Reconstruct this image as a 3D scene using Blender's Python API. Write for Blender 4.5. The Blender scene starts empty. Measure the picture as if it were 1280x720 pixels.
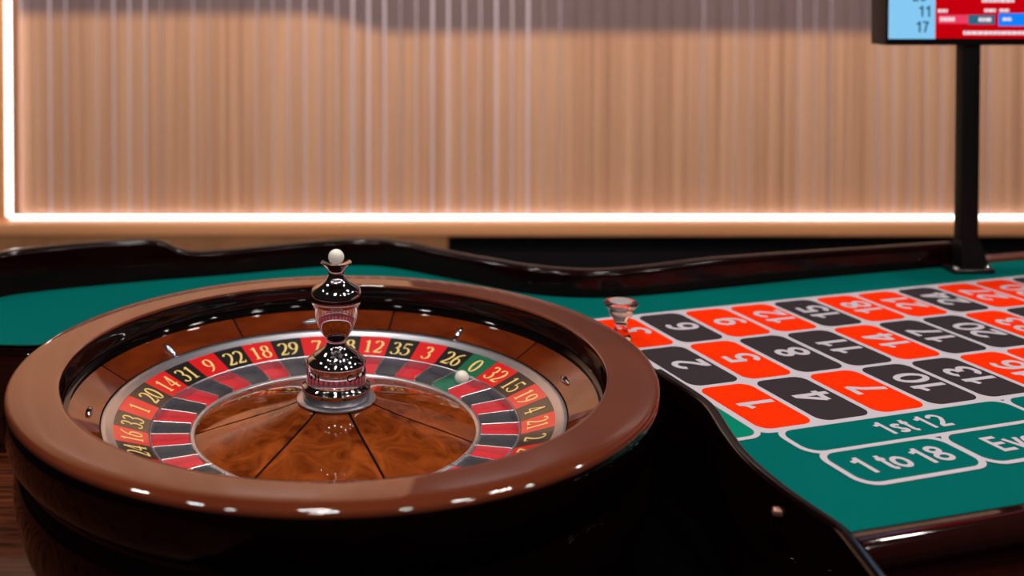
import bpy, bmesh, math, random
from mathutils import Vector, Matrix
from mathutils.geometry import tessellate_polygon
random.seed(7)
scene = bpy.context.scene
COL = scene.collection
PI = math.pi
R = math.radians

# ------------------------------------------------------------------ camera
FPX = 1317.81
cam_data = bpy.data.cameras.new('camera')
cam = bpy.data.objects.new('camera', cam_data)
COL.objects.link(cam)
cam.location = (0.0617, -1.35355, 0.53496)
cam.rotation_euler = (R(90 - 1.2132), 0, 0)
cam_data.sensor_fit = 'HORIZONTAL'
cam_data.sensor_width = 36.0
cam_data.lens = 36.0 * FPX / 1280.0
cam_data.shift_x = 160.0 / 1280.0          # the picture is the lower right crop of a level frame
cam_data.shift_y = -340.0 / 1280.0
cam_data.clip_start = 0.05
cam_data.dof.use_dof = True
cam_data.dof.focus_distance = 1.36
cam_data.dof.aperture_fstop = 2.7
scene.camera = cam

# ------------------------------------------------------------------ world, lights, exposure
w = bpy.data.worlds.new('world')
scene.world = w
w.use_nodes = True
w.node_tree.nodes['Background'].inputs[0].default_value = (1.0, 0.80, 0.70, 1)
w.node_tree.nodes['Background'].inputs[1].default_value = 0.014

def area(name, loc, sx, sy, power, color=(1, 0.93, 0.86), rot=(0, 0, 0)):
    l = bpy.data.lights.new(name, 'AREA')
    l.shape = 'RECTANGLE'; l.size = sx; l.size_y = sy
    l.energy = power; l.color = color
    o = bpy.data.objects.new(name, l)
    o.location = loc; o.rotation_euler = rot
    COL.objects.link(o)
    return o
# ceiling downlights in rows over the table
for ix, x in enumerate((-1.25, -0.15, 0.95, 2.05)):
    for iy, y in enumerate((-1.9, -0.55, 0.8)):
        area('ceiling_lamp', (x + 0.12 * (iy % 2), y, 2.15), 0.16, 0.07, 10.0)

# fill lights added out of view to brighten the fluted panel
for x in (-1.6, -0.5, 0.6, 1.7, 2.8):
    o = area('wall_fill', (x, 1.25, 2.15), 0.5, 0.12, 9.0, (1, 0.95, 0.93), (R(38), 0, 0))
    o.data.spread = R(95)
vs = scene.view_settings
vs.view_transform = 'Standard'
vs.look = 'None'
vs.exposure = 0.0
vs.gamma = 1.0
vs.use_curve_mapping = False

# ------------------------------------------------------------------ materials
MATS = {}
def principled(name, color, rough=0.5, metal=0.0, coat=0.0, coat_rough=0.03, spec=0.5, **kw):
    m = bpy.data.materials.new(name)
    m.use_nodes = True
    b = m.node_tree.nodes['Principled BSDF']
    b.inputs['Base Color'].default_value = (*color, 1)
    b.inputs['Roughness'].default_value = rough
    b.inputs['Metallic'].default_value = metal
    b.inputs['Coat Weight'].default_value = coat
    b.inputs['Coat Roughness'].default_value = coat_rough
    b.inputs['Specular IOR Level'].default_value = spec
    for k, v in kw.items():
        b.inputs[k.replace('_', ' ')].default_value = v
    MATS[name] = m
    return m

def wood(name, c1, c2, scale=(3, 30, 30), rough=0.35, coat=1.0, coat_rough=0.04, burl=0.0, detail=6, coords='Object'):
    m = principled(name, c1, rough, 0, coat, coat_rough, spec=(0.0 if coat > 0.9 else 0.3))
    nt = m.node_tree; b = nt.nodes['Principled BSDF']
    tc = nt.nodes.new('ShaderNodeTexCoord')
    mp = nt.nodes.new('ShaderNodeMapping'); mp.inputs['Scale'].default_value = scale
    n1 = nt.nodes.new('ShaderNodeTexNoise')
    n1.inputs['Scale'].default_value = 1.0; n1.inputs['Detail'].default_value = detail
    n1.inputs['Distortion'].default_value = burl
    rp = nt.nodes.new('ShaderNodeValToRGB')
    rp.color_ramp.elements[0].position = 0.32; rp.color_ramp.elements[0].color = (*c1, 1)
    rp.color_ramp.elements[1].position = 0.70; rp.color_ramp.elements[1].color = (*c2, 1)
    nt.links.new(tc.outputs[coords], mp.inputs['Vector'])
    nt.links.new(mp.outputs['Vector'], n1.inputs['Vector'])
    nt.links.new(n1.outputs['Fac'], rp.inputs['Fac'])
    nt.links.new(rp.outputs['Color'], b.inputs['Base Color'])
    return m

def emit(name, color, strength):
    m = bpy.data.materials.new(name); m.use_nodes = True
    nt = m.node_tree
    nt.nodes.remove(nt.nodes['Principled BSDF'])
    e = nt.nodes.new('ShaderNodeEmission')
    e.inputs[0].default_value = (*color, 1); e.inputs[1].default_value = strength
    nt.links.new(e.outputs[0], nt.nodes['Material Output'].inputs[0])
    MATS[name] = m
    return m

def felt_mat(name, color, color2=None, bump=0.15):
    m = principled(name, color, 0.9, spec=0.02)
    nt = m.node_tree; b = nt.nodes['Principled BSDF']
    b.inputs['Sheen Weight'].default_value = 0.0
    b.inputs['Sheen Roughness'].default_value = 0.4
    tc = nt.nodes.new('ShaderNodeTexCoord')
    n1 = nt.nodes.new('ShaderNodeTexNoise'); n1.inputs['Scale'].default_value = 900; n1.inputs['Detail'].default_value = 2
    nt.links.new(tc.outputs['Object'], n1.inputs['Vector'])
    bp = nt.nodes.new('ShaderNodeBump'); bp.inputs['Strength'].default_value = bump; bp.inputs['Distance'].default_value = 0.0005
    nt.links.new(n1.outputs['Fac'], bp.inputs['Height'])
    nt.links.new(bp.outputs['Normal'], b.inputs['Normal'])
    n2 = nt.nodes.new('ShaderNodeTexNoise'); n2.inputs['Scale'].default_value = 5; n2.inputs['Detail'].default_value = 4
    nt.links.new(tc.outputs['Object'], n2.inputs['Vector'])
    mx = nt.nodes.new('ShaderNodeMixRGB')
    mx.inputs[1].default_value = (*color, 1)
    mx.inputs[2].default_value = (*(color2 or tuple(c * 0.82 for c in color)), 1)
    nt.links.new(n2.outputs['Fac'], mx.inputs[0])
    nt.links.new(mx.outputs[0], b.inputs['Base Color'])
    return m

wood('mahogany_rim', (0.098, 0.019, 0.0075), (0.130, 0.027, 0.010), (6, 6, 30), 0.4, 1.0, 0.035).node_tree.nodes['Principled BSDF'].inputs['Coat IOR'].default_value = 1.7
wood('burl', (0.085, 0.012, 0.002), (0.29, 0.060, 0.010), (26, 26, 26), 0.4, 1.0, 0.02, 1.3, 10)
wood('apron_wood', (0.070, 0.009, 0.002), (0.155, 0.025, 0.005), (12, 12, 40), 0.4, 1.0, 0.04, 0.8, 7).node_tree.nodes['Principled BSDF'].inputs['Coat IOR'].default_value = 1.6
wood('dark_mahogany', (0.005, 0.0010, 0.0007), (0.011, 0.0020, 0.0014), (4, 4, 40), 0.35, 0.92, 0.12).node_tree.nodes['Principled BSDF'].inputs['Coat IOR'].default_value = 1.33
wood('well_wood', (0.030, 0.005, 0.002), (0.17, 0.036, 0.010), (8, 110, 30), 0.4, 0.3, 0.10)
wood('oak_ledge', (0.50, 0.21, 0.085), (0.60, 0.27, 0.12), (1, 20, 20), 0.45, 0.2, 0.2)
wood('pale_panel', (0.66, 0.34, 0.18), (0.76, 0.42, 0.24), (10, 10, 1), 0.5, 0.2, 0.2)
wood('oak_wall', (0.20, 0.085, 0.035), (0.28, 0.12, 0.05), (20, 20, 1), 0.5, 0.2, 0.2)
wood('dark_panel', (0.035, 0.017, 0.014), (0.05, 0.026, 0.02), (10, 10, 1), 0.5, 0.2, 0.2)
principled('black_lacquer', (0.003, 0.002, 0.002), 0.25, 0, 1.0, 0.04, spec=0.0, Coat_IOR=1.36)
wood('bowl_lacquer', (0.0020, 0.0007, 0.0007), (0.0045, 0.0010, 0.0009), (8, 8, 30), 0.3, 1.0, 0.04).node_tree.nodes['Principled BSDF'].inputs['Coat IOR'].default_value = 1.30
principled('inlay_black', (0.003, 0.002, 0.002), 0.7, 0, 0.0, 0.03, spec=0.05)
principled('chrome', (0.82, 0.80, 0.82), 0.045, 1.0)
principled('turret_chrome', (0.50, 0.46, 0.48), 0.03, 1.0)
principled('satin_silver', (0.70, 0.70, 0.78), 0.30, 1.0)
principled('fret_silver', (0.85, 0.84, 0.88), 0.25, 1.0)
principled('plate_red', (0.66, 0.006, 0.008), 0.3, 0, 0.7, 0.06)
principled('plate_black', (0.006, 0.005, 0.005), 0.3, 0, 0.7, 0.06)
principled('plate_green', (0.004, 0.12, 0.055), 0.3, 0, 0.7, 0.06)
principled('pocket_red', (0.64, 0.010, 0.020), 0.35, 0, 0.4, 0.1)
principled('pocket_black', (0.034, 0.032, 0.038), 0.35, 0, 0.4, 0.1)
principled('pocket_green', (0.005, 0.15, 0.075), 0.35, 0, 0.4, 0.1)
principled('numeral_gold', (0.80, 0.58, 0.20), 0.35)
principled('engraving', (0.004, 0.003, 0.003), 0.6, spec=0.1)
principled('ivory', (0.80, 0.76, 0.68), 0.25, 0, 0.5, 0.05)
felt_mat('felt_teal', (0.0, 0.122, 0.108), (0.0, 0.104, 0.095))
felt_mat('felt_green', (0.002, 0.20, 0.125), (0.002, 0.18, 0.115))
felt_mat('print_white', (0.52, 0.475, 0.53), (0.49, 0.45, 0.50))
felt_mat('print_red', (0.92, 0.030, 0.001), (0.88, 0.026, 0.001))
felt_mat('print_black', (0.040, 0.030, 0.034), (0.034, 0.026, 0.030))
principled('bronze_bolt', (0.40, 0.20, 0.16), 0.35, 0.7)
principled('black_metal', (0.004, 0.0035, 0.004), 0.5, spec=0.2)
principled('housing_plastic', (0.020, 0.014, 0.014), 0.5)
principled('bracket_metal', (0.05, 0.045, 0.05), 0.25, 0.8)
g = principled('clear_acrylic', (0.97, 0.93, 0.95), 0.02)
g.node_tree.nodes['Principled BSDF'].inputs['Transmission Weight'].default_value = 1.0
g.node_tree.nodes['Principled BSDF'].inputs['IOR'].default_value = 1.47
emit('led_white', (1.0, 0.95, 0.93), 4.5)
emit('screen_cyan', (0.25, 0.62, 0.95), 0.95)
emit('screen_red', (0.55, 0.0, 0.004), 1.0)
emit('screen_white', (0.95, 0.80, 0.85), 0.9)
emit('screen_pink', (0.85, 0.05, 0.12), 1.0)
emit('screen_slate', (0.03, 0.13, 0.22), 1.0)
emit('screen_blue', (0.005, 0.22, 0.95), 1.0)
emit('screen_ink', (0.03, 0.10, 0.16), 0.8)
wood('partition_lacquer', (0.0020, 0.0007, 0.0006), (0.0060, 0.0012, 0.0010), (8, 8, 30), 0.3, 1.0, 0.03).node_tree.nodes['Principled BSDF'].inputs['Coat IOR'].default_value = 1.6
principled('tray_black', (0.0010, 0.0008, 0.0008), 0.8, spec=0.02)
wood('rail_gloss', (0.010, 0.0018, 0.0012), (0.020, 0.0035, 0.0024), (4, 4, 40), 0.35, 1.0, 0.05).node_tree.nodes['Principled BSDF'].inputs['Coat IOR'].default_value = 1.65
principled('painted_glint', (0.58, 0.47, 0.48), 0.25, 0, 0.6, 0.08)  # pale tone painted in for reflections along the flutes
principled('marker_cap', (0.80, 0.76, 0.78), 0.15, 0.6)
principled('carpet', (0.010, 0.007, 0.007), 0.95)

# fluted panel: warm timber up to a board edge, mauve grey above it
m = principled('fluted_wood', (0.45, 0.24, 0.14), 0.4, 0, 1.0, 0.06)
nt = m.node_tree; b = nt.nodes['Principled BSDF']
geo = nt.nodes.new('ShaderNodeNewGeometry')
sep = nt.nodes.new('ShaderNodeSeparateXYZ')
nt.links.new(geo.outputs['Position'], sep.inputs[0])
def math_node(nt, op, a=None, b_=None, c=None):
    n = nt.nodes.new('ShaderNodeMath'); n.operation = op
    for i, v in enumerate((a, b_, c)):
        if v is None: continue
        if isinstance(v, (int, float)): n.inputs[i].default_value = v
        else: nt.links.new(v, n.inputs[i])
    return n.outputs[0]
def smooth(nt, val, lo, hi, a, b_):
    n = nt.nodes.new('ShaderNodeMapRange'); n.interpolation_type = 'SMOOTHSTEP'
    nt.links.new(val, n.inputs[0])
    n.inputs[1].default_value = lo; n.inputs[2].default_value = hi
    n.inputs[3].default_value = a; n.inputs[4].default_value = b_
    return n.outputs[0]
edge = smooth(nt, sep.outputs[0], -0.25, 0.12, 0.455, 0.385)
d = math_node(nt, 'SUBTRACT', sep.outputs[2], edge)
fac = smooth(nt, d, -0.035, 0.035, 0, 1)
oi = nt.nodes.new('ShaderNodeObjectInfo')
tc = nt.nodes.new('ShaderNodeTexCoord')
mp = nt.nodes.new('ShaderNodeMapping'); mp.inputs['Scale'].default_value = (60, 60, 0.7)
nt.links.new(geo.outputs['Position'], mp.inputs['Vector'])
nz = nt.nodes.new('ShaderNodeTexNoise'); nz.inputs['Scale'].default_value = 1.0; nz.inputs['Detail'].default_value = 3
nt.links.new(mp.outputs[0], nz.inputs['Vector'])
rp = nt.nodes.new('ShaderNodeValToRGB')
rp.color_ramp.elements[0].position = 0.30; rp.color_ramp.elements[0].color = (0.41, 0.200, 0.112, 1)
rp.color_ramp.elements[1].position = 0.70; rp.color_ramp.elements[1].color = (0.57, 0.310, 0.190, 1)
nt.links.new(nz.outputs['Fac'], rp.inputs['Fac'])
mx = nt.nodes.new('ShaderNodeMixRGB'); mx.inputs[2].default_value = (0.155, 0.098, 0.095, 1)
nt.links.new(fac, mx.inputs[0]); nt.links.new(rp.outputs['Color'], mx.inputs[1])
nt.links.new(mx.outputs[0], b.inputs['Base Color'])

# ------------------------------------------------------------------ mesh helpers
def mesh_from(name, verts, faces, mat, smooth_deg=None):
    me = bpy.data.meshes.new(name)
    me.from_pydata([tuple(v) for v in verts], [], faces)
    bm = bmesh.new(); bm.from_mesh(me)
    bmesh.ops.remove_doubles(bm, verts=bm.verts, dist=1e-6)
    bmesh.ops.recalc_face_normals(bm, faces=bm.faces)
    if smooth_deg is not None:
        for f in bm.faces: f.smooth = True
        for e in bm.edges:
            if len(e.link_faces) == 2 and e.calc_face_angle(0) > R(smooth_deg):
                e.smooth = False
    bm.to_mesh(me); bm.free()
    if mat: me.materials.append(MATS[mat])
    return me

def link(name, me, parent=None, loc=(0, 0, 0), rz=0.0):
    o = bpy.data.objects.new(name, me)
    COL.objects.link(o)
    o.location = loc; o.rotation_euler = (0, 0, rz)
    if parent is not None: o.parent = parent
    return o

def empty(name, loc, label, cat):
    o = bpy.data.objects.new(name, None)
    o.empty_display_size = 0.05
    COL.objects.link(o); o.location = loc
    o['label'] = label; o['category'] = cat
    return o

def tag(o, label=None, cat=None, kind=None, group=None):
    if label: o['label'] = label
    if cat: o['category'] = cat
    if kind: o['kind'] = kind
    if group: o['group'] = group
    return o

def shift(vs_, off):
    return [(v[0] - off[0], v[1] - off[1], v[2] - off[2]) for v in vs_]

def lathe(profile, segs=160, a0=0.0, a1=2 * PI, closed_profile=False):
    full = abs((a1 - a0) - 2 * PI) < 1e-6
    n = len(profile); verts = []; faces = []
    cols = segs if full else segs + 1
    for i in range(cols):
        a = a0 + (a1 - a0) * i / segs
        c, s = math.cos(a), math.sin(a)
        for r, z in profile: verts.append((r * c, r * s, z))
    for i in range(segs):
        j = (i + 1) % cols
        for k in range(n if closed_profile else n - 1):
            k2 = (k + 1) % n
            faces.append((i * n + k, j * n + k, j * n + k2, i * n + k2))
    if not full and closed_profile:
        faces.append(tuple(range(n)))
        faces.append(tuple(cols * n - n + k for k in reversed(range(n))))
    return verts, faces

def box(x0, x1, y0, y1, z0, z1):
    v = [(x, y, z) for x in (x0, x1) for y in (y0, y1) for z in (z0, z1)]
    f = [(0, 1, 3, 2), (4, 6, 7, 5), (0, 4, 5, 1), (2, 3, 7, 6), (0, 2, 6, 4), (1, 5, 7, 3)]
    return v, f

def bevel_box(name, mat, x0, x1, y0, y1, z0, z1, r=0.004, seg=3):
    v, f = box(x0, x1, y0, y1, z0, z1)
    me = mesh_from(name, v, f, mat)
    bm = bmesh.new(); bm.from_mesh(me)
    bmesh.ops.bevel(bm, geom=bm.edges[:], offset=r, segments=seg, affect='EDGES', profile=0.5)
    for fc in bm.faces: fc.smooth = True
    for e in bm.edges:
        if len(e.link_faces) == 2 and e.calc_face_angle(0) > R(35): e.smooth = False
    bm.to_mesh(me); bm.free()
    return me

def catmull(pts, sub=6):
    out = []
    n = len(pts)
    for i in range(n - 1):
        p0 = pts[max(i - 1, 0)]; p1 = pts[i]; p2 = pts[i + 1]; p3 = pts[min(i + 2, n - 1)]
        for k in range(sub):
            t = k / sub
            out.append(tuple(0.5 * (2 * b + (c - a) * t + (2 * a - 5 * b + 4 * c - d_) * t * t + (-a + 3 * b - 3 * c + d_) * t ** 3)
                             for a, b, c, d_ in zip(p0, p1, p2, p3)))
    out.append(tuple(pts[-1]))
    return out

def sweep(path, profile_fn, closed_profile=True):
    """path: (x, y, ...) points; profile_fn(i) -> list of (n, z): n is the offset to the left of travel."""
    verts = []; faces = []
    N = len(path)
    for i, p_ in enumerate(path):
        a = path[max(i - 1, 0)]; b_ = path[min(i + 1, N - 1)]
        dx, dy = b_[0] - a[0], b_[1] - a[1]; l = math.hypot(dx, dy) or 1
        nx, ny = -dy / l, dx / l
        pr = profile_fn(i)
        for n_, z in pr: verts.append((p_[0] + nx * n_, p_[1] + ny * n_, z))
    m_ = len(pr)
    for i in range(N - 1):
        for k in range(m_ if closed_profile else m_ - 1):
            k2 = (k + 1) % m_
            faces.append((i * m_ + k, i * m_ + k2, (i + 1) * m_ + k2, (i + 1) * m_ + k))
    if closed_profile:
        faces.append(tuple(range(m_))); faces.append(tuple((N - 1) * m_ + k for k in reversed(range(m_))))
    return verts, faces

def ngon_slab(name, outline, z0, z1, mat):
    n_ = len(outline)
    tris = tessellate_polygon([[Vector((x_, y_, 0)) for x_, y_ in outline]])
    verts = [(x_, y_, z1) for x_, y_ in outline] + [(x_, y_, z0) for x_, y_ in outline]
    faces = [tuple(t) for t in tris] + [tuple(n_ + q for q in reversed(t)) for t in tris]
    faces += [(k, (k + 1) % n_, n_ + (k + 1) % n_, n_ + k) for k in range(n_)]
    return mesh_from(name, verts, faces, mat)

def rrect(x0, x1, y0, y1, r, n=6):
    pts = []
    for cx, cy, a in ((x1 - r, y1 - r, 0), (x0 + r, y1 - r, 90), (x0 + r, y0 + r, 180), (x1 - r, y0 + r, 270)):
        for k in range(n + 1):
            t = R(a + 90 * k / n); pts.append((cx + r * math.cos(t), cy + r * math.sin(t)))
    return pts

_txt = {}
def text_mesh(s, size, bold=0.0):
    """flat glyph outlines of the built-in typeface as verts/faces, centred, scaled so capitals are `size` high"""
    key = (s, bold)
    if key not in _txt:
        cu = bpy.data.curves.new('txt', 'FONT'); cu.body = s
        cu.size = 1.0; cu.offset = bold; cu.resolution_u = 5; cu.fill_mode = 'FRONT'
        o = bpy.data.objects.new('txt', cu); COL.objects.link(o)
        dg = bpy.context.evaluated_depsgraph_get(); dg.update()
        me = bpy.data.meshes.new_from_object(o.evaluated_get(dg))
        vs_ = [(v.co.x, v.co.y) for v in me.vertices]; fs = [tuple(p_.vertices) for p_ in me.polygons]
        bpy.data.objects.remove(o); bpy.data.meshes.remove(me); bpy.data.curves.remove(cu)
        _txt[key] = (vs_, fs)
    vs_, fs = _txt[key]
    x0 = min(v[0] for v in vs_); x1 = max(v[0] for v in vs_)
    cap = 0.70
    return [((v[0] - (x0 + x1) / 2) / cap * size, (v[1] / cap - 0.5) * size) for v in vs_], fs

# ------------------------------------------------------------------ setting
FLOOR = -0.90
me = mesh_from('floor', *box(-6, 7, -5, 6, FLOOR - 0.05, FLOOR), 'carpet')
tag(link('floor', me), 'dark carpet floor under the table', kind='structure')

WY = 2.65                     # front plane of the fluted panel
LEDZ = -0.312
LX = -1.354
wall = link('wall_back', mesh_from('wall_back', *box(-3.5, 5.5, WY + 0.045, WY + 0.12, FLOOR, 2.6), 'oak_wall'))
tag(wall, 'back wall behind the table, clad in warm fluted timber', kind='structure')
# fluted ribs of the panel, one object each
pitch = 0.0607
prof = []
for k in range(13):
    t = PI * k / 12
    prof.append((-math.cos(t) * pitch * 0.496, -math.sin(t) ** 0.8 * 0.006))
rv = []; rf = []
n = len(prof)
for z in (LEDZ + 0.004, 0.66):
    for x, y in prof: rv.append((x, y, z))
for k in range(n - 1): rf.append((k, k + 1, n + k + 1, n + k))
rv += [(prof[0][0], 0.02, LEDZ + 0.004), (prof[-1][0], 0.02, LEDZ + 0.004), (prof[0][0], 0.02, 0.66), (prof[-1][0], 0.02, 0.66)]
a_, b_, c_, d_ = 2 * n, 2 * n + 1, 2 * n + 2, 2 * n + 3
rf += [(a_, 0, n, c_), (n - 1, b_, d_, 2 * n - 1), (b_, a_, c_, d_),
       tuple([a_] + list(range(n)) + [b_]), tuple([c_] + list(range(n, 2 * n)) + [d_])]
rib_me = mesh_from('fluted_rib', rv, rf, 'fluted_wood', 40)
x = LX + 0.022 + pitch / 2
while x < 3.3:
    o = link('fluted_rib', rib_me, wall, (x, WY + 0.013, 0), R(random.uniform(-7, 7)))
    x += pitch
# pale strips added in some grooves to imitate light streaks on the ribs
glint_me = mesh_from('painted_glint', *box(-0.5, 0.5, -0.004, 0.010, LEDZ + 0.004, 0.66), 'painted_glint')
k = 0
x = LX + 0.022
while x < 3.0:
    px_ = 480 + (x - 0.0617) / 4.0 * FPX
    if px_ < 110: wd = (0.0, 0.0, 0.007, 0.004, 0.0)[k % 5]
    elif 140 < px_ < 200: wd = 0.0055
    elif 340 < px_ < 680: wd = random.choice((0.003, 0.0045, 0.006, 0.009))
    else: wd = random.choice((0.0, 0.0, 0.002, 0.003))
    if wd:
        o = link('painted_glint', glint_me, wall, (x, WY + 0.010, 0)); o.scale = (wd, 1, 1)
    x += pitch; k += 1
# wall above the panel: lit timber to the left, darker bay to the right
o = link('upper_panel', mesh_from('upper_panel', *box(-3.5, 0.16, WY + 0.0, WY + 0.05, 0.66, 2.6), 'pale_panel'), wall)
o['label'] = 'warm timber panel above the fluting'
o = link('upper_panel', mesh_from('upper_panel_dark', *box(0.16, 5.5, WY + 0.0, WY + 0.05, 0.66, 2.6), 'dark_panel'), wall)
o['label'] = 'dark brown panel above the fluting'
# timber post left of the light strip
o = link('trim_1', bevel_box('trim_1', 'oak_ledge', -3.5, LX - 0.016, WY - 0.03, WY + 0.05, LEDZ - 0.03, 0.66, 0.004))
tag(o, 'vertical timber jamb left of the light strip', kind='structure')
# ledge below
o = link('trim_2', bevel_box('trim_2', 'oak_ledge', -3.5, 5.5, WY - 0.085, WY + 0.045, -0.374, LEDZ - 0.010, 0.008))
tag(o, 'long pale timber ledge under the fluted wall', kind='structure')
o = link('trim_3', mesh_from('trim_3', *box(0.30, 5.5, WY - 0.05, WY + 0.045, FLOOR, -0.374), 'black_metal'))
tag(o, 'black plinth under the right of the ledge', kind='structure')
o = link('trim_4', mesh_from('trim_4', *box(-3.5, 0.30, WY - 0.082, WY + 0.045, FLOOR, -0.374), 'oak_wall'))
tag(o, 'timber plinth under the left of the ledge', kind='structure')
# light strips (they sit on the ledge and against the jamb)
o = link('light_strip', bevel_box('light_strip', 'led_white', LX - 0.004, 5.4, WY - 0.018, WY - 0.004, LEDZ - 0.0085, LEDZ + 0.0025, 0.003))
tag(o, 'long horizontal white light strip along the timber ledge', 'light strip')
o = link('light_strip', bevel_box('light_strip_vertical', 'led_white', LX - 0.012, LX + 0.006, WY - 0.034, WY - 0.020, LEDZ + 0.004, 0.655, 0.003))
tag(o, 'vertical white light strip at the left end of the fluted wall', 'light strip')

# ------------------------------------------------------------------ roulette table
WELL = -0.16
table = empty('roulette_table', (0, 0, FLOOR), 'roulette table with teal felt layout and dark glossy mahogany rails', 'table')
TO = (0, 0, FLOOR)
def tpart(name, verts, faces, mat, sm=None, parent=None):
    return link(name, mesh_from(name, shift(verts, TO), faces, mat, sm), parent or table)

rail_pts = [(-0.735, 0.10, .078), (-0.728, 0.25, .078), (-0.69, 0.39, .078), (-0.614, 0.492, .077), (-0.555, 0.530, .078), (-0.492, 0.557, .078), (-0.42, 0.583, .077),
            (-0.36, 0.604, .073), (-0.325, 0.614, .056), (-0.29, 0.624, .047), (-0.213, 0.648, .046), (-0.124, 0.680, .047), (-0.06, 0.700, .048), (0.0, 0.710, .049), (0.045, 0.706, .050), (0.093, 0.683, .050),
            (0.156, 0.636, .047), (0.206, 0.597, .046), (0.252, 0.560, .047), (0.30, 0.525, .047), (0.345, 0.503, .047), (0.401, 0.491, .046), (0.460, 0.491, .046), (0.546, 0.510, .048),
            (0.671, 0.550, .051), (0.839, 0.606, .048), (1.013, 0.658, .045), (1.188, 0.708, .043)]
rp_ = catmull(rail_pts, 5)
TH = 0.034
def rail_profile(i):
    h = rp_[i][2]; q = 0.010
    pr = [(0.0, -0.05), (0.0, h - q)]
    for k in range(1, 6):
        t = R(90 * k / 5); pr.append((q - q * math.cos(t), h - q + q * math.sin(t)))
    for k in range(0, 6):
        t = R(90 - 90 * k / 5); pr.append((TH - q + q * math.cos(t), h - q + q * math.sin(t)))
    pr.append((TH, -0.05))
    return pr
v, f = sweep(rp_, rail_profile)
tpart('back_rail', v, f, 'dark_mahogany', 50)
# low border strip beyond the display pole
e0, e1 = rail_pts[-1], (2.05, 0.955)
v, f = sweep([e0, (1.6, 0.828), e1], lambda i: [(0, -0.05), (0, 0.004), (0.003, 0.007), (0.030, 0.007), (0.034, 0.003), (0.034, -0.05)])
tpart('border_strip', v, f, 'mahogany_rim', 40)

part_pts = [(0.452, 0.125), (0.459, 0.102), (0.467, 0.075), (0.477, 0.041), (0.4835, 0.012), (0.4855, -0.014), (0.4835, -0.05), (0.481, -0.09), (0.480, -0.135), (0.483, -0.171),
            (0.489, -0.205), (0.496, -0.237), (0.505, -0.268), (0.515, -0.298), (0.5195, -0.317), (0.5195, -0.34), (0.5185, -0.37), (0.517, -0.42), (0.516, -0.50)]
arc = []
for k in range(0, 41):
    t = k / 40
    a = R(152.4 + (15.4 - 152.4) * t); rr = 0.525 + (0.469 - 0.525) * t
    rr -= 0.02 * math.sin(PI * t)
    arc.append((rr * math.cos(a), rr * math.sin(a)))
left_lip = [(-0.73, 0.262), (-0.60, 0.250), (-0.525, 0.245)]
inner = left_lip + arc
# felt bed
fr_dir = Vector((1, 0.2815)).normalized()
fr0 = Vector((0.5205, -0.3175))
def fr(t): return fr0 + fr_dir * t
right_end = [tuple(fr(1.40)), (2.05, 0.955)]
outline = inner + part_pts[1:14] + [tuple(fr(0.0))] + right_end + [(p_[0], p_[1]) for p_ in reversed(rp_) if p_[1] > 0.31 or p_[0] > -0.6]
outline = [(p_[0], p_[1]) for p_ in outline]
felt = link('felt_bed', ngon_slab('felt_bed', outline, -0.02 - FLOOR, 0.0 - FLOOR, 'felt_teal'), table)

# rounded lip around the well on the left and behind the wheel, with its inner face
lip = catmull([(p_[0], p_[1]) for p_ in inner], 3)
def lip_profile(i):
    q = 0.011
    pr = [(0.0, -0.018), (0.0, -0.004)]
    for k in range(0, 7):
        t = R(100 - 190 * k / 6); pr.append((-q + q * math.cos(t) * 1.0, -0.008 + q * math.sin(t)))
    pr += [(-0.016, -0.021), (-0.016, WELL), (0.0, WELL)]
    return pr
v, f = sweep(lip, lip_profile)
tpart('well_lip', v, f, 'rail_gloss', 50)

# curved partition between wheel well and layout
pp = catmull(part_pts, 4)
def part_profile(i):
    t_, q, h = 0.015, 0.0045, 0.005
    pr = [(0.004, WELL), (0.004, h - q)]
    for k in range(1, 6):
        t = R(90 * k / 5); pr.append((0.004 - q + q * math.cos(t), h - q + q * math.sin(t)))
    for k in range(0, 6):
        t = R(90 - 90 * k / 5); pr.append((0.004 - t_ + q - q * math.cos(t), h - q + q * math.sin(t)))
    pr += [(0.004 - t_, WELL)]
    return pr
v, f = sweep(pp, part_profile)
tpart('partition', v, f, 'partition_lacquer', 45)
# bolt cap in the partition face
bx, by, bz = 0.4815, -0.236, -0.020
v, f = lathe([(0.0001, 0.0045), (0.003, 0.0042), (0.0052, 0.003), (0.0058, 0.0), (0.0058, -0.006)], 24)
mat_r = Matrix.Translation((bx, by, bz)) @ Matrix.Rotation(R(-90), 4, 'Y') @ Matrix.Rotation(R(-12), 4, 'X')
v = [tuple(mat_r @ Vector(q)) for q in v]
o = tpart('bolt_cap', v, f, 'bronze_bolt', 40); o['label'] = 'small bronze bolt cap'

# stepped front armrest rail
def front_profile_neg(i):
    # n points left of travel (towards the felt); the rail lies to the right
    pr = [(0.003, -0.019), (0.002, -0.001)]
    cx, cz, ax, az = -0.017, -0.014, 0.018, 0.0165
    for k in range(0, 10):
        t = R(60 + 165 * k / 9)
        pr.append((cx + ax * math.cos(t), cz + az * math.sin(t)))
    pr += [(-0.026, -0.034), (-0.027, -0.038)]
    cx, cz, ax, az = -0.036, -0.066, 0.024, 0.026
    for k in range(0, 10):
        t = R(70 + 170 * k / 9)
        pr.append((cx + ax * math.cos(t), cz + az * math.sin(t)))
    pr += [(-0.045, -0.13), (0.003, -0.13)]
    return pr
v, f = sweep([tuple(fr(t)) for t in (0.0, 0.5, 1.0, 1.42)], front_profile_neg)
tpart('front_rail', v, f, 'rail_gloss', 40)

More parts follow.
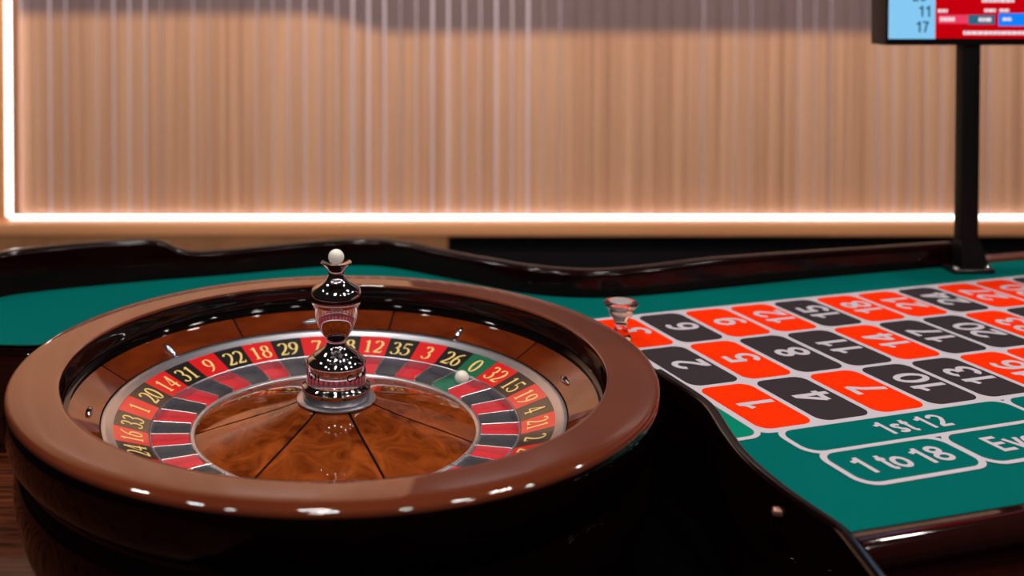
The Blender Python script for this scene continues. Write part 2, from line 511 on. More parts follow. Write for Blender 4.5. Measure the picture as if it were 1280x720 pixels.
# well floor and table body
me = ngon_slab('well_floor', [(-0.80, 0.30), (-0.80, -0.75), (-0.20, -0.75), (-0.20, 0.50), (-0.3, 0.50)], WELL - 0.03 - FLOOR, WELL - FLOOR, 'well_wood')
link('well_floor', me, table)
me = ngon_slab('well_tray', [(-0.20, -0.75), (0.56, -0.75), (0.56, -0.3), (0.52, 0.48), (-0.20, 0.50)], WELL - 0.03 - FLOOR, WELL - FLOOR, 'tray_black')
link('well_tray', me, table)['label'] = 'matt black floor of the well beside the wheel'
me = ngon_slab('pedestal', [(-0.5, -0.45), (1.8, 0.1), (1.7, 0.6), (-0.4, 0.4)], 0.0, WELL - 0.03 - FLOOR, 'dark_mahogany')
link('pedestal', me, table)

# ---- printed layout
L0 = Vector((0.52239, -0.07844)); YAW = 0.298191
U = Vector((math.cos(YAW), math.sin(YAW))); V = Vector((-U.y, U.x))
DU, DV = 0.087649, 0.151808
VR = [0.0, 0.98 * DV, 2.034 * DV, 3.0 * DV]
def lay(a, b_, z): 
    p_ = L0 + U * a + V * b_
    return (p_.x, p_.y, z - FLOOR)
def decal(name, pts, z, mat, parent):
    """thin printed patch; pts in layout metres"""
    verts = [lay(a, b_, z) for a, b_ in pts]
    nn = len(verts)
    verts += [lay(a, b_, z - 0.0003) for a, b_ in pts]
    faces = [tuple(range(nn))] + [(k, (k + 1) % nn, nn + (k + 1) % nn, nn + k) for k in range(nn)]
    return link(name, mesh_from(name, verts, faces, mat), parent)
def ring_decal(name, outer, inner_, z, mat, parent):
    nn = len(outer)
    verts = [lay(a, b_, z) for a, b_ in outer] + [lay(a, b_, z) for a, b_ in inner_]
    faces = [(k, (k + 1) % nn, nn + (k + 1) % nn, nn + k) for k in range(nn)]
    return link(name, mesh_from(name, verts, faces, mat), parent)
def print_text(name, s, cu, cv, size, rot90, z, mat, parent, bold=0.02, stretch=1.0):
    vs_, fs = sans_mesh(s, size)
    out = []
    for x_, y_, dz_ in vs_:
        x_ *= stretch
        if rot90: a, b_ = cu - y_, cv + x_
        else: a, b_ = cu + x_, cv + y_
        out.append(lay(a, b_, z + dz_))
    return link(name, mesh_from(name, out, fs, mat), parent)

# ---- plain sans lettering of the layout, drawn as strokes of even weight
def sarc(cx, cy, rx, ry, a0, a1, n_=14):
    return [(cx + rx * math.cos(R(a0 + (a1 - a0) * k / n_)), cy + ry * math.sin(R(a0 + (a1 - a0) * k / n_))) for k in range(n_ + 1)]
SW = 0.165
h_ = SW / 2
SANS = {   # advance, strokes; cap height 1
 '0': (.66, [sarc(.31, .5, .235, .5 - h_, 90, 450, 24)]),
 '1': (.60, [[(.36, 0), (.36, 1)], [(.37, .93), (.27, .80), (.08, .735)]]),
 '2': (.66, [sarc(.31, .70, .225, .30 - h_, 175, -35, 14) + [(.36, .36), (.19, .20), (.11, h_)], [(.05, h_), (.57, h_)]]),
 '3': (.66, [sarc(.29, .745, .205, .255 - h_, 165, -90, 14), sarc(.29, .29, .24, .29 - h_, 90, -165, 16)]),
 '4': (.66, [[(.43, 0), (.43, 1)], [(.41, .96), (.06, .30)], [(.03, .29), (.60, .29)]]),
 '5': (.66, [[(.13, 1 - h_), (.55, 1 - h_)], [(.155, 1.0), (.12, .50)], sarc(.29, .33, .245, .33 - h_, 140, -160, 18)]),
 '6': (.66, [sarc(.31, .325, .225, .325 - h_, 90, 450, 20), sarc(.36, .52, .275, .48 - h_, 50, 195, 14)]),
 '7': (.62, [[(.04, 1 - h_), (.56, 1 - h_)], [(.52, .93), (.34, .58), (.22, .0)]]),
 '8': (.66, [sarc(.31, .745, .195, .255 - h_, 90, 450, 20), sarc(.31, .28, .235, .28 - h_, 90, 450, 20)]),
 's': (.52, [sarc(.25, .54, .155, .19 - h_, 20, 250, 12) + sarc(.25, .19, .165, .19 - h_, 80, -160, 12)]),
 't': (.36, [[(.17, .92), (.17, .16), (.20, .09), (.32, .07)], [(.02, .68), (.32, .68)]]),
 'n': (.60, [[(.11, 0), (.11, .73)], sarc(.29, .46, .18, .27 - h_, 180, 0, 12) + [(.47, 0)]]),
 'd': (.62, [sarc(.28, .365, .21, .365 - h_, 90, 450, 20), [(.50, 0), (.50, 1)]]),
 'r': (.40, [[(.11, 0), (.11, .73)], [(.11, .45), (.18, .62), (.36, .67)]]),
 'o': (.62, [sarc(.30, .365, .225, .365 - h_, 90, 450, 20)]),
 'e': (.62, [[(.09, .38), (.51, .38)], sarc(.30, .365, .215, .365 - h_, 2, 320, 20)]),
 'v': (.58, [[(.05, .73), (.28, .0)], [(.51, .73), (.28, .0)]]),
 'E': (.66, [[(.13, 0), (.13, 1)], [(.10, 1 - h_), (.58, 1 - h_)], [(.10, .52), (.54, .52)], [(.10, h_), (.59, h_)]]),
 'O': (.80, [sarc(.39, .5, .315, .5 - h_, 90, 450, 24)]),
 ' ': (.28, []),
}
SANS['9'] = (.66, [[(.62 - x_, 1 - y_) for x_, y_ in st] for st in SANS['6'][1]])
def sans_mesh(s, size):
    vs_ = []; fs = []; x0 = 0.0
    for ch in s:
        adv, strokes = SANS[ch]
        for si, pts in enumerate(strokes):
            n_ = len(pts); L = []; Rr = []
            closed = n_ > 3 and math.hypot(pts[0][0] - pts[-1][0], pts[0][1] - pts[-1][1]) < 1e-6
            for i in range(n_):
                if closed: a = pts[(i - 1) % (n_ - 1)]; b = pts[(i + 1) % (n_ - 1)]
                else: a = pts[max(i - 1, 0)]; b = pts[min(i + 1, n_ - 1)]
                dx, dy = b[0] - a[0], b[1] - a[1]; l = math.hypot(dx, dy) or 1
                L.append((pts[i][0] - dy / l * h_ + x0, pts[i][1] + dx / l * h_)); Rr.append((pts[i][0] + dy / l * h_ + x0, pts[i][1] - dx / l * h_))
            o_ = len(vs_)
            vs_ += [(q[0], q[1], si * 0.00006) for q in L + Rr]
            fs += [(o_ + i, o_ + i + 1, o_ + n_ + i + 1, o_ + n_ + i) for i in range(n_ - 1)]
        x0 += adv
    return [((x_ - x0 / 2) * size, (y_ - 0.5) * size, z_) for x_, y_, z_ in vs_], fs

g_ = 0.0045
base = decal('number_grid', rrect(-0.006, 12 * DU + 0.006, -0.006, 3 * DV + 0.006, 0.018), 0.0005, 'print_white', felt)
base['label'] = 'white printed grid of the number boxes'
REDS = {1, 3, 5, 7, 9, 12, 14, 16, 18, 19, 21, 23, 25, 27, 30, 32, 34, 36}
for c in range(12):
    for r_ in range(3):
        num = c * 3 + r_ + 1
        red = num in REDS
        bx0, bx1 = c * DU + g_, (c + 1) * DU - g_
        by0, by1 = VR[r_] + g_, VR[r_ + 1] - g_
        o = decal('number_box', rrect(bx0, bx1, by0, by1, 0.017), 0.0008, 'print_red' if red else 'print_black', felt)
        o['label'] = ('orange-red' if red else 'charcoal') + ' printed box numbered %d' % num
        print_text('box_numeral', str(num), (bx0 + bx1) / 2 + 0.006, (by0 + by1) / 2 + 0.002, 0.054, True, 0.0011, 'print_white', o, 0.018)
lw = 0.0075
RINGZ = [0.0007]
def outlined(name, a0, a1, b0, b1, fill, text, size, tx=0.0, label=None):
    RINGZ[0] += 0.00004
    out = rrect(a0, a1, b0, b1, 0.026); ins = rrect(a0 + lw, a1 - lw, b0 + lw, b1 - lw, 0.020)
    o = ring_decal(name, out, ins, RINGZ[0], 'print_white', felt)
    if label: o['label'] = label
    if fill: decal('box_field', ins, 0.0006, fill, o)
    if text: print_text('box_lettering', text, (a0 + a1) / 2 + tx, (b0 + b1) / 2, size, False, 0.0012, 'print_white', o, 0.018, 1.0)
    return o
# zero box beside the grid
def to_lay(p_):
    d_ = Vector(p_) - L0
    return (d_.dot(U), d_.dot(V))
edge_pts = [to_lay((p_[0] + 0.0045, p_[1])) for p_ in pp if p_[1] < 0.11]
edge_pts = [q for q in edge_pts if q[1] > -0.011]
cy_ = -0.0065
corner = [(-0.0065 - 0.018 + 0.018 * math.cos(R(-90 + 90 * k / 6)), cy_ + 0.018 + 0.018 * math.sin(R(-90 + 90 * k / 6))) for k in range(7)]
poly = [q for q in edge_pts if q[1] > cy_] + [(edge_pts[-1][0], cy_)] + corner + [(-0.0065, edge_pts[0][1])]
def poly_decal(name, pts, z, mat, parent):
    tris = tessellate_polygon([[Vector((a_, b_, 0)) for a_, b_ in pts]])
    return link(name, mesh_from(name, [lay(a_, b_, z) for a_, b_ in pts], [tuple(t) for t in tris], mat), parent)
zo = poly_decal('zero_box', poly, 0.0004, 'felt_green', felt); zo['label'] = 'bright green corner of the zero box'
zl = [(edge_pts[-1][0], cy_)] + corner + [(-0.0065, edge_pts[0][1])]
outer_l = [(edge_pts[-1][0], cy_ - lw)] + [(-0.0245 + 0.0255 * math.cos(R(-90 + 90 * k / 6)), cy_ + 0.018 + 0.0255 * math.sin(R(-90 + 90 * k / 6))) for k in range(7)] + [(0.001, edge_pts[0][1])]
nn_ = len(zl)
link('zero_outline', mesh_from('zero_outline', [lay(a_, b_, 0.0007) for a_, b_ in zl] + [lay(a_, b_, 0.0007) for a_, b_ in outer_l],
     [(k, k + 1, nn_ + k + 1, nn_ + k) for k in range(nn_ - 1)], 'print_white'), zo)
du0 = 0.0115
for k, s in enumerate(('1st 12', '2nd 12', '3rd 12')):
    outlined('dozen_box', du0 + 4 * DU * k, du0 + 4 * DU * (k + 1) + lw, -0.0745, 0.0015, 'felt_teal', s, 0.0350, 0.002, 'dozen bet box reading ' + s)
for k, s in enumerate(('1 to 18', 'Even', '', '', 'Odd', '19 to 36')):
    a0 = du0 + 0.004 + 2 * DU * k
    o = outlined('even_money_box', a0, a0 + 2 * DU + lw * 0.7, -0.158, -0.0745 + lw, 'felt_teal', s, 0.0385, 0.0, ('even money box reading ' + s) if s else 'even money box with a colour diamond')
    if not s:
        cx_, cy_ = a0 + DU, -0.113
        decal('colour_diamond', [(cx_ - 0.06, cy_), (cx_, cy_ - 0.028), (cx_ + 0.06, cy_), (cx_, cy_ + 0.028)], 0.0009, 'print_red' if k == 2 else 'print_black', o)

# ------------------------------------------------------------------ roulette wheel
wheel = empty('roulette_wheel', (0, 0, WELL), 'large roulette wheel with mahogany rim, chrome turret and red and black numbers', 'roulette wheel')
WO = (0, 0, WELL)
def wmesh(name, verts, faces, mat, sm=35): return mesh_from(name, shift(verts, WO), faces, mat, sm)
def wpart(name, verts, faces, mat, sm=35, parent=None): return link(name, wmesh(name, verts, faces, mat, sm), parent or wheel)
SEG = 192
rim = [(0.3425, 0.0615), (0.3427, 0.0630), (0.3438, 0.0638), (0.350, 0.0641), (0.380, 0.0641), (0.3985, 0.0640), (0.4015, 0.0633), (0.4036, 0.0620), (0.4047, 0.0602), (0.4050, 0.0585),
       (0.4050, 0.0575), (0.398, 0.0570), (0.3425, 0.0570)]
wpart('rim', *lathe(rim, SEG, closed_profile=True), 'mahogany_rim', 40)
body = [(0.398, 0.0568), (0.4046, 0.0572), (0.4056, 0.0540), (0.4062, 0.046), (0.4060, 0.034), (0.4045, 0.020), (0.4010, 0.008), (0.3960, 0.0005), (0.3905, -0.004), (0.3880, -0.0085),
        (0.3880, -0.012), (0.3905, -0.016), (0.3940, -0.026), (0.3955, -0.042), (0.3945, -0.060), (0.3900, -0.085), (0.3820, -0.108), (0.3720, -0.126), (0.3650, -0.134), (0.3640, -0.140),
        (0.3680, -0.145), (0.3690, -0.153), (0.3660, -0.160), (0.05, -0.160)]
wpart('bowl', *lathe(body, SEG), 'bowl_lacquer', 40)
track = [(0.3426, 0.0618), (0.3420, 0.0600), (0.3422, 0.0560), (0.3430, 0.0480), (0.3438, 0.0400), (0.3432, 0.0345), (0.3412, 0.0300), (0.3380, 0.0276), (0.3345, 0.0267), (0.3333, 0.0264), (0.3330, 0.020)]
wpart('ball_track', *lathe(track, SEG), 'black_lacquer', 50)
# stator apron of eight timber panels with black inlay lines
ap = lambda r: 0.0080 + (r - 0.2960) * (0.0262 - 0.0080) / (0.3332 - 0.2960)
base_prof = [(0.3334, ap(0.3334) - 0.0012), (0.2958, ap(0.2958) - 0.0012), (0.2958, -0.03)]
wpart('apron_bed', *lathe(base_prof, SEG), 'inlay_black')
gap = 0.0015
for k in range(8):
    a0 = R(31.5 + 45 * k); a1 = R(31.5 + 45 * (k + 1)); da = gap / 0.315
    if k == 0:
        top = [(r, ap(r)) for r in (0.3332, 0.322, 0.309, 0.2962)]
        pr = top + [(0.2962, ap(0.2962) - 0.004), (0.3332, ap(0.3332) - 0.004)]
        panel_me = wmesh('apron_panel', *lathe(pr, 20, R(0) + da, R(45) - da, True), 'apron_wood', 30)
    link('apron_panel', panel_me, wheel, (0, 0, 0), a0)
# deflectors: four radial, four along the track
def canoe(l, w_, h):
    vs_ = []; fs = []; nu, nv = 14, 10
    for i in range(nu + 1):
        t = -1 + 2 * i / nu
        s = max(0.0, 1 - abs(t) ** 1.7)
        for j in range(nv):
            a = 2 * PI * j / nv
            vs_.append((t * l / 2, s * w_ / 2 * math.cos(a), s * h * math.sin(a)))
    for i in range(nu):
        for j in range(nv):
            fs.append((i * nv + j, i * nv + (j + 1) % nv, (i + 1) * nv + (j + 1) % nv, (i + 1) * nv + j))
    return vs_, fs
cv, cf = canoe(0.033, 0.0095, 0.0058)
slope = math.atan2(ap(0.3332) - ap(0.2962), 0.037)
rd = 0.3065
Mr = Matrix.Translation((rd, 0, ap(rd) + 0.0006)) @ Matrix.Rotation(-slope, 4, 'Y')
Mt = Matrix.Translation((rd + 0.003, 0, ap(rd + 0.003) + 0.0006)) @ Matrix.Rotation(-slope, 4, 'Y') @ Matrix.Rotation(PI / 2, 4, 'Z')
radial_me = wmesh('deflector_radial', [tuple(Mr @ Vector(q)) for q in cv], cf, 'chrome', 60)
tang_me = wmesh('deflector_tangential', [tuple(Mt @ Vector(q)) for q in cv], cf, 'chrome', 60)
for k in range(8):
    link('deflector', radial_me if k % 2 else tang_me, wheel, (0, 0, 0), R(10 + 45 * k))
# rotor: outer silver ring
wpart('outer_ring', *lathe([(0.2952, -0.004), (0.2952, 0.0058), (0.2945, 0.0068), (0.2925, 0.0071), (0.2880, 0.0050), (0.2815, 0.0022), (0.2800, 0.0016), (0.2800, -0.004)], SEG), 'satin_silver', 40)
# number plates and numerals
np_z = lambda r: 0.0009 + (r - 0.2800) * (0.0009 + 0.0140) / (0.2800 - 0.2376)
SEQ = [0, 32, 15, 19, 4, 21, 2, 25, 17, 34, 6, 27, 13, 36, 11, 30, 8, 23, 10, 5, 24, 16, 33, 1, 20, 14, 31, 9, 22, 18, 29, 7, 28, 12, 35, 3, 26]
STEP = 2 * PI / 37
ZERO = R(40.9)
plate_pr = [(0.2800, np_z(0.28)), (0.2588, np_z(0.2588)), (0.2376, np_z(0.2376)), (0.2376, np_z(0.2376) - 0.004), (0.2800, np_z(0.28) - 0.004)]
plate_me = {c: wmesh('number_plate_' + c, *lathe(plate_pr, 6, -STEP / 2 + 0.0008, STEP / 2 - 0.0008, True), 'plate_' + c, 30) for c in ('red', 'black', 'green')}
pocket_pr = [(0.2348, -0.0250), (0.2110, -0.0248), (0.1872, -0.0244), (0.1872, -0.031), (0.2348, -0.031)]
pocket_me = {c: wmesh('pocket_' + c, *lathe(pocket_pr, 5, -STEP / 2, STEP / 2, True), 'pocket_' + c, 30) for c in ('red', 'black', 'green')}

def arcp(cx, cy, rx, ry, a0, a1, n_=14):
    return [(cx + rx * math.cos(R(a0 + (a1 - a0) * k / n_)), cy + ry * math.sin(R(a0 + (a1 - a0) * k / n_))) for k in range(n_ + 1)]
TK, TN = 0.155, 0.045
DIG = {
 '0': [(arcp(.30, .5, .235, .48, 90, 450, 26), None)],
 '1': [([(.30, .0), (.30, .98)], TK), ([(.31, .97), (.22, .88), (.10, .84)], .05), ([(.12, .025), (.48, .025)], .05)],
 '2': [(arcp(.29, .715, .225, .255, 160, -25, 14) + [(.40, .40), (.22, .20), (.07, .055)], None), ([(.04, .05), (.54, .05)], .10), ([(.52, .05), (.57, .20)], .05)],
 '3': [(arcp(.27, .755, .20, .22, 155, -90, 14), None), (arcp(.26, .28, .25, .26, 92, -155, 16), None)],
 '4': [([(.41, .98), (.03, .30)], .06), ([(.02, .285), (.60, .285)], .075), ([(.41, .0), (.41, .98)], TK), ([(.27, .02), (.55, .02)], .045)],
 '5': [([(.14, .94), (.54, .94)], .10), ([(.15, .94), (.11, .56)], .06), (arcp(.25, .31, .27, .285, 125, -155, 16), None)],
 '6': [(arcp(.30, .295, .225, .275, 90, 450, 20), None), ([(.54, .97), (.38, .91), (.22, .76), (.12, .55), (.085, .32)], None)],
 '7': [([(.05, .93), (.56, .93)], .11), ([(.55, .93), (.38, .52), (.22, .0)], .125), ([(.05, .93), (.04, .78)], .05)],
 '8': [(arcp(.30, .755, .185, .215, 90, 450, 18), None), (arcp(.30, .275, .235, .26, 90, 450, 20), None)],
}
DIG['9'] = [([(0.60 - x_, 0.98 - y_) for x_, y_ in pts], wd) for pts, wd in DIG['6']]
def ribbon(pts, wd):
    n_ = len(pts); L = []; Rr = []
    closed = math.hypot(pts[0][0] - pts[-1][0], pts[0][1] - pts[-1][1]) < 1e-6
    for i in range(n_):
        if closed: a = pts[(i - 1) % (n_ - 1)]; b = pts[(i + 1) % (n_ - 1)]
        else: a = pts[max(i - 1, 0)]; b = pts[min(i + 1, n_ - 1)]
        dx, dy = b[0] - a[0], b[1] - a[1]; l = math.hypot(dx, dy) or 1
        dx /= l; dy /= l
        wdt = wd if wd else TN + (TK - TN) * abs(dy) ** 1.4
        L.append((pts[i][0] - dy * wdt / 2, pts[i][1] + dx * wdt / 2)); Rr.append((pts[i][0] + dy * wdt / 2, pts[i][1] - dx * wdt / 2))
    vs_ = L + Rr
    fs = [(i, i + 1, n_ + i + 1, n_ + i) for i in range(n_ - 1)]
    return vs_, fs
def numeral(s, h, width_scale=1.0):
    vs_ = []; fs = []
    adv = 0.66
    for i, ch in enumerate(s):
        lay_ = 0
        for pts, wd in DIG[ch]:
            rv_, rf_ = ribbon(pts, wd)
            o_ = len(vs_)
            vs_ += [((x_ + i * adv) , y_, lay_ * 0.00006) for x_, y_ in rv_]
            fs += [tuple(o_ + q for q in ff) for ff in rf_]
            lay_ += 1
    tw = adv * len(s) - 0.06
    return [((x_ - tw / 2) * h * width_scale, (y_ - 0.49) * h, z_) for x_, y_, z_ in vs_], fs
sl = math.hypot(0.0424, 0.0149)
for i, num in enumerate(SEQ):
    c = 'green' if num == 0 else ('red' if num in REDS else 'black')
    th = ZERO - i * STEP
    pl = link('number_plate', plate_me[c], wheel, (0, 0, 0), th)
    pl['label'] = '%s number plate %d' % (c, num)
    vs_, fs = numeral(str(num), 0.0285, 0.86)
    out = []
    for x_, y_, z_ in vs_:
        r_ = 0.2580 + y_ * 0.0424 / sl
        a = -x_ / 0.2588
        out.append((r_ * math.cos(a), r_ * math.sin(a), np_z(r_) + 0.0003 + z_))
    link('numeral', wmesh('numeral', out, fs, 'numeral_gold', None), pl)
    link('pocket', pocket_me[c], wheel, (0, 0, 0), th)
# lip ring between plates and pockets
wpart('pocket_lip', *lathe([(0.2377, -0.0142), (0.2372, -0.0133), (0.2360, -0.0130), (0.2350, -0.0138), (0.2348, -0.0155), (0.2348, -0.0285)], SEG), 'satin_silver', 50)
# frets
fw_ = 0.0008
fv = []
for r_, zt in ((0.2349, -0.0142), (0.211, -0.0160), (0.1872, -0.0178)):
    fv += [(r_, -fw_, -0.0282), (r_, -fw_, zt - 0.0006), (r_, -fw_ * 0.4, zt), (r_, fw_ * 0.4, zt), (r_, fw_, zt - 0.0006), (r_, fw_, -0.0282)]
ff_ = []
for s_ in range(2):
    for k in range(5): ff_.append((s_ * 6 + k, s_ * 6 + k + 1, s_ * 6 + 6 + k + 1, s_ * 6 + 6 + k))
ff_ += [(0, 1, 2, 3, 4, 5), (12, 13, 14, 15, 16, 17)]
fret_me = wmesh('fret', fv, ff_, 'fret_silver', 30)
for i in range(37): link('fret', fret_me, wheel, (0, 0, 0), ZERO + (i + 0.5) * STEP)
wpart('inner_ring', *lathe([(0.1874, -0.0285), (0.1874, -0.0235), (0.1866, -0.0224), (0.1850, -0.0220), (0.1815, -0.0226), (0.1800, -0.0236), (0.1800, -0.03)], SEG), 'satin_silver', 50)
# domed cone of seven burl panels with black inlay lines
cone = [(0.1800, -0.0240), (0.165, -0.0200), (0.150, -0.0162), (0.135, -0.0126), (0.120, -0.0091), (0.105, -0.0055), (0.090, -0.0018), (0.075, 0.0022), (0.062, 0.0060), (0.050, 0.0100), (0.040, 0.0130)]
wpart('cone_bed', *lathe([(r, z - 0.0009) for r, z in cone] + [(0.001, 0.010)], 96), 'inlay_black')
NP = 7
def sector(profile, half, gap_, thick, seg=14):
    vs_ = []; fs = []; n_ = len(profile)
    for i in range(seg + 1):
        for r, z in profile:
            da = gap_ / r
            a = -half + da + (2 * half - 2 * da) * i / seg
            vs_.append((r * math.cos(a), r * math.sin(a), z))
    for i in range(seg):
        for k in range(n_ - 1):
            fs.append((i * n_ + k, (i + 1) * n_ + k, (i + 1) * n_ + k + 1, i * n_ + k + 1))
    o_ = len(vs_)
    for i in (0, seg):
        for k in range(n_):
            x_, y_, z_ = vs_[i * n_ + k]; vs_.append((x_, y_, z_ - thick))
    for k in range(n_ - 1):
        fs.append((k, k + 1, o_ + k + 1, o_ + k))
        fs.append((seg * n_ + k, seg * n_ + k + 1, o_ + n_ + k + 1, o_ + n_ + k))
    return vs_, fs
sv, sf = sector(cone, PI / NP, 0.0017, 0.0008)
cone_me = wmesh('cone_panel', sv, sf, 'burl', 30)
for k in range(NP): link('cone_panel', cone_me, wheel, (0, 0, 0), R(-94) + 2 * PI * k / NP)
# chrome turret
def zc(y): return 0.2175 - 0.000318 * y
def rc(h): return h * 0.000315
flange = [(0.030, 0.0118), (0.0500, 0.0112), (0.0512, 0.0124), (0.0508, 0.0138), (0.0480, 0.0150), (0.0440, 0.0158), (0.030, 0.0165)]
tur = wpart('turret', *lathe([
    (0.0430, 0.0150), (0.0440, 0.0165), (0.0440, 0.0265), (0.0447, 0.0275), (0.0447, 0.0290), (0.0430, 0.0308), (0.0400, 0.0322), (0.0384, 0.0334), (0.0381, 0.0350),
    (0.0381, 0.0575), (0.0386, 0.0590), (0.0382, 0.0610), (0.0360, 0.0640), (0.0325, 0.0668), (0.0300, 0.0680), (0.0298, 0.0692), (0.0275, 0.0715), (0.0225, 0.0745), (0.0165, 0.0785),
    (0.0132, 0.0822), (0.0120, 0.0855), (0.0122, 0.0880), (0.0150, 0.0915), (0.0195, 0.0985), (0.0238, 0.1080), (0.0270, 0.1180), (0.0290, 0.1270), (0.0298, 0.1330), (0.0302, 0.1352),
    (0.0318, 0.1362), (0.0324, 0.1400), (0.0324, 0.1490), (0.0318, 0.1530), (0.0296, 0.1562), (0.0250, 0.1590), (0.0190, 0.1620), (0.0140, 0.1660), (0.0108, 0.1710), (0.0100, 0.1745),
    (0.0110, 0.1790), (0.0140, 0.1830), (0.0185, 0.1868), (0.0200, 0.1882), (0.0196, 0.1892), (0.0170, 0.1882), (0.0110, 0.1858), (0.0060, 0.1845), (0.0001, 0.1842)], 96), 'turret_chrome', 50)
wpart('turret_flange', *lathe(flange, 96), 'satin_silver', 50, tur)
# engraved maker's lettering round the drum, twice
for a_start in (29, 209):
    for k, ch in enumerate('CAMMEGH'):
        vs_, fs = text_mesh(ch, 0.0080, 0.012)
        out = []
        for x_, y_ in vs_:
            a = R(-90 + a_start + 19.0 * k) + x_ * 1.05 / 0.0382
            out.append((0.03835 * math.cos(a), 0.03835 * math.sin(a), 0.0495 + y_))
        link('engraved_letter', wmesh('engraved_letter', out, fs, 'engraving', None), tur)

# ------------------------------------------------------------------ balls
def ball(loc, label):
    bm = bmesh.new(); bmesh.ops.create_uvsphere(bm, u_segments=32, v_segments=20, radius=0.0104)
    for f_ in bm.faces: f_.smooth = True
    me_ = bpy.data.meshes.new('roulette_ball'); bm.to_mesh(me_); bm.free(); me_.materials.append(MATS['ivory'])
    o_ = link('roulette_ball', me_, None, loc)
    return tag(o_, label, 'ball', group='white roulette balls')
ball((0, 0, 0.1951), 'white roulette ball perched in the cup on top of the chrome turret')
a = R(39.6)
ball((0.2246 * math.cos(a), 0.2246 * math.sin(a), -0.0143), 'white roulette ball resting in the green zero pocket of the wheel')

# ------------------------------------------------------------------ clear win marker on the layout
mk = [(0.0001, 0.0), (0.0155, 0.0), (0.0165, 0.002), (0.0160, 0.006), (0.0120, 0.012), (0.0095, 0.020), (0.0095, 0.026), (0.0125, 0.033), (0.0170, 0.039), (0.0190, 0.044), (0.0200, 0.049),
      (0.0245, 0.053), (0.0268, 0.056), (0.0268, 0.0575), (0.0250, 0.0590), (0.0180, 0.0590), (0.0150, 0.0575), (0.0001, 0.0570)]
v, f = lathe(mk, 48)
o = link('win_marker', mesh_from('win_marker', v, f, 'clear_acrylic', 40), None, (0.427, 0.262, 0.0012))
v, f = lathe([(0.0001, 0.0), (0.0168, 0.0), (0.0172, 0.0006), (0.0168, 0.0014), (0.0001, 0.0014)], 40)
link('cap_disc', mesh_from('cap_disc', v, f, 'marker_cap', 40), o, (0, 0, 0.0592))
tag(o, 'clear acrylic win marker with flared top standing on the felt behind the wheel rim', 'marker')

# ------------------------------------------------------------------ display on a pole
PX, PY = 1.188, 0.674
disp = empty('display_stand', (PX, PY, 0.001), 'black portrait results display on a slim black pole on the table', 'display')
DO = (PX, PY, 0.001)
def dmesh(name, me_, parent=None):
    me_.transform(Matrix.Translation((-DO[0], -DO[1], -DO[2])))
    return link(name, me_, parent or disp)
dmesh('pole', bevel_box('pole', 'black_metal', PX - 0.0165, PX + 0.0165, PY - 0.012, PY + 0.018, 0.006, 0.62, 0.003))
dmesh('base_plate', bevel_box('base_plate', 'bracket_metal', PX - 0.040, PX + 0.040, PY - 0.030, PY + 0.019, 0.001, 0.009, 0.003))
# tapering gusset
gv = [(PX - 0.018, PY - 0.016, 0.009), (PX + 0.036, PY - 0.016, 0.009), (PX + 0.018, PY - 0.014, 0.060), (PX - 0.018, PY - 0.014, 0.060),
      (PX - 0.018, PY + 0.018, 0.009), (PX + 0.036, PY + 0.018, 0.009), (PX + 0.018, PY + 0.020, 0.060), (PX - 0.018, PY + 0.020, 0.060)]
gf = [(0, 1, 2, 3), (5, 4, 7, 6), (1, 5, 6, 2), (4, 0, 3, 7), (3, 2, 6, 7), (4, 5, 1, 0)]
dmesh('gusset', mesh_from('gusset', gv, gf, 'black_metal', 30))
for sx_ in (-0.031, 0.031):
    v, f = lathe([(0.0001, 0.0145), (0.005, 0.0135), (0.007, 0.011), (0.007, 0.009)], 20)
    v = [(x_ + PX + sx_, y_ + PY - 0.018, z_) for x_, y_, z_ in v]
    dmesh('bolt', mesh_from('bolt', v, f, 'chrome', 40))
SY = PY - 0.016                      # front face of the screen
sx0, sx1, sz0, sz1 = 1.0195, 1.3565, 0.4365, 0.985
hous = dmesh('housing', bevel_box('housing', 'housing_plastic', sx0, sx1, SY, SY + 0.062, sz0, sz1, 0.003))
def scr(name, x0_, x1_, z0_, z1_, lift, mat, parent):
    return dmesh(name, mesh_from(name, *box(x0_, x1_, SY - lift, SY - lift + 0.0008, z0_, z1_), mat), parent)
def px2(xp): return 0.0617 + (xp - 480) / FPX * 2.012
def pz2(yp): return 0.53496 - (yp + 7.9) / FPX * 2.012
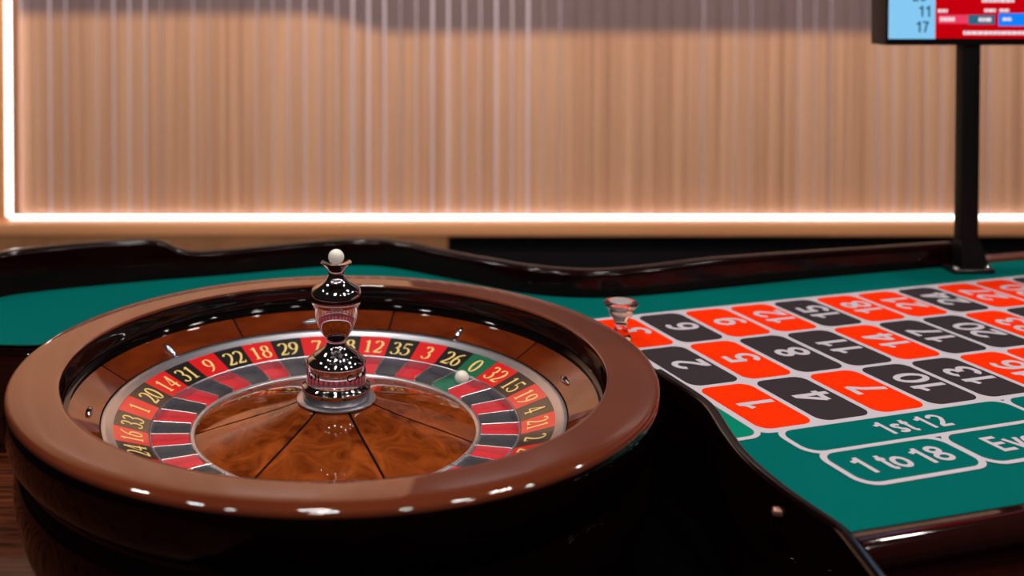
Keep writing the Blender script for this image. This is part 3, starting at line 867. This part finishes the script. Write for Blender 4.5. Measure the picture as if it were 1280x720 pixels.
bz_ = dmesh('bezel', bevel_box('bezel', 'black_metal', sx0 + 0.001, sx1 - 0.001, SY - 0.002, SY + 0.01, sz0 + 0.001, sz1 - 0.001, 0.002))
red_ = scr('screen', px2(1110), sx1 - 0.014, pz2(48), sz1 - 0.014, 0.0028, 'screen_red', disp)
scr('results_column', px2(1110), px2(1168), pz2(48.5), sz1 - 0.014, 0.0034, 'screen_cyan', red_)
def stext(s, xc, yc, hpx, mat):
    hh_ = hpx / FPX * 2.012
    vs_, fs = sans_mesh(s, hh_)
    cx_, cz_ = px2(xc), pz2(yc)
    dmesh('screen_text', mesh_from('screen_text', [(cx_ + x_, SY - 0.0040 - dz_, cz_ + y_) for x_, y_, dz_ in vs_], fs, mat), red_)
stext('11', 1155, 14, 14, 'screen_ink')
stext('17', 1152, 33.5, 14, 'screen_ink')
stext('26', 1148, -5.5, 14, 'screen_ink')
for k in range(1, 12):
    if k > 1: stext(('8', '32', '5', '24', '16', '33', '9', '22', '7', '28')[k - 2], 1154, -5.5 - 19.5 * (k - 1), 14, 'screen_ink')
scr('screen_bar', px2(1172), px2(1209), pz2(29.5), pz2(18.5), 0.0034, 'screen_pink', red_)
scr('screen_bar', px2(1209), px2(1242), pz2(30.5), pz2(18.5), 0.0036, 'screen_slate', red_)
scr('screen_bar', px2(1247), px2(1292), pz2(32.5), pz2(16.5), 0.0034, 'screen_blue', red_)
def smear(x0p, x1p, yc, hpx):
    # small caption too fine to read: a row of short word-like dashes
    xx = x0p
    while xx < x1p:
        wl = random.uniform(3, 7)
        scr('caption_mark', px2(xx), px2(min(xx + wl, x1p)), pz2(yc + hpx / 2), pz2(yc - hpx / 2), 0.0042, 'screen_white', red_)
        xx += wl + 1.0
smear(1226, 1266, 1, 4.0); smear(1171, 1183, 13.5, 4); smear(1229, 1243, 13, 4); smear(1248, 1260, 13, 4)
smear(1174, 1192, 24, 5); smear(1222, 1238, 24.5, 5); smear(1252, 1263, 24, 4); smear(1203, 1296, 41, 4.5)
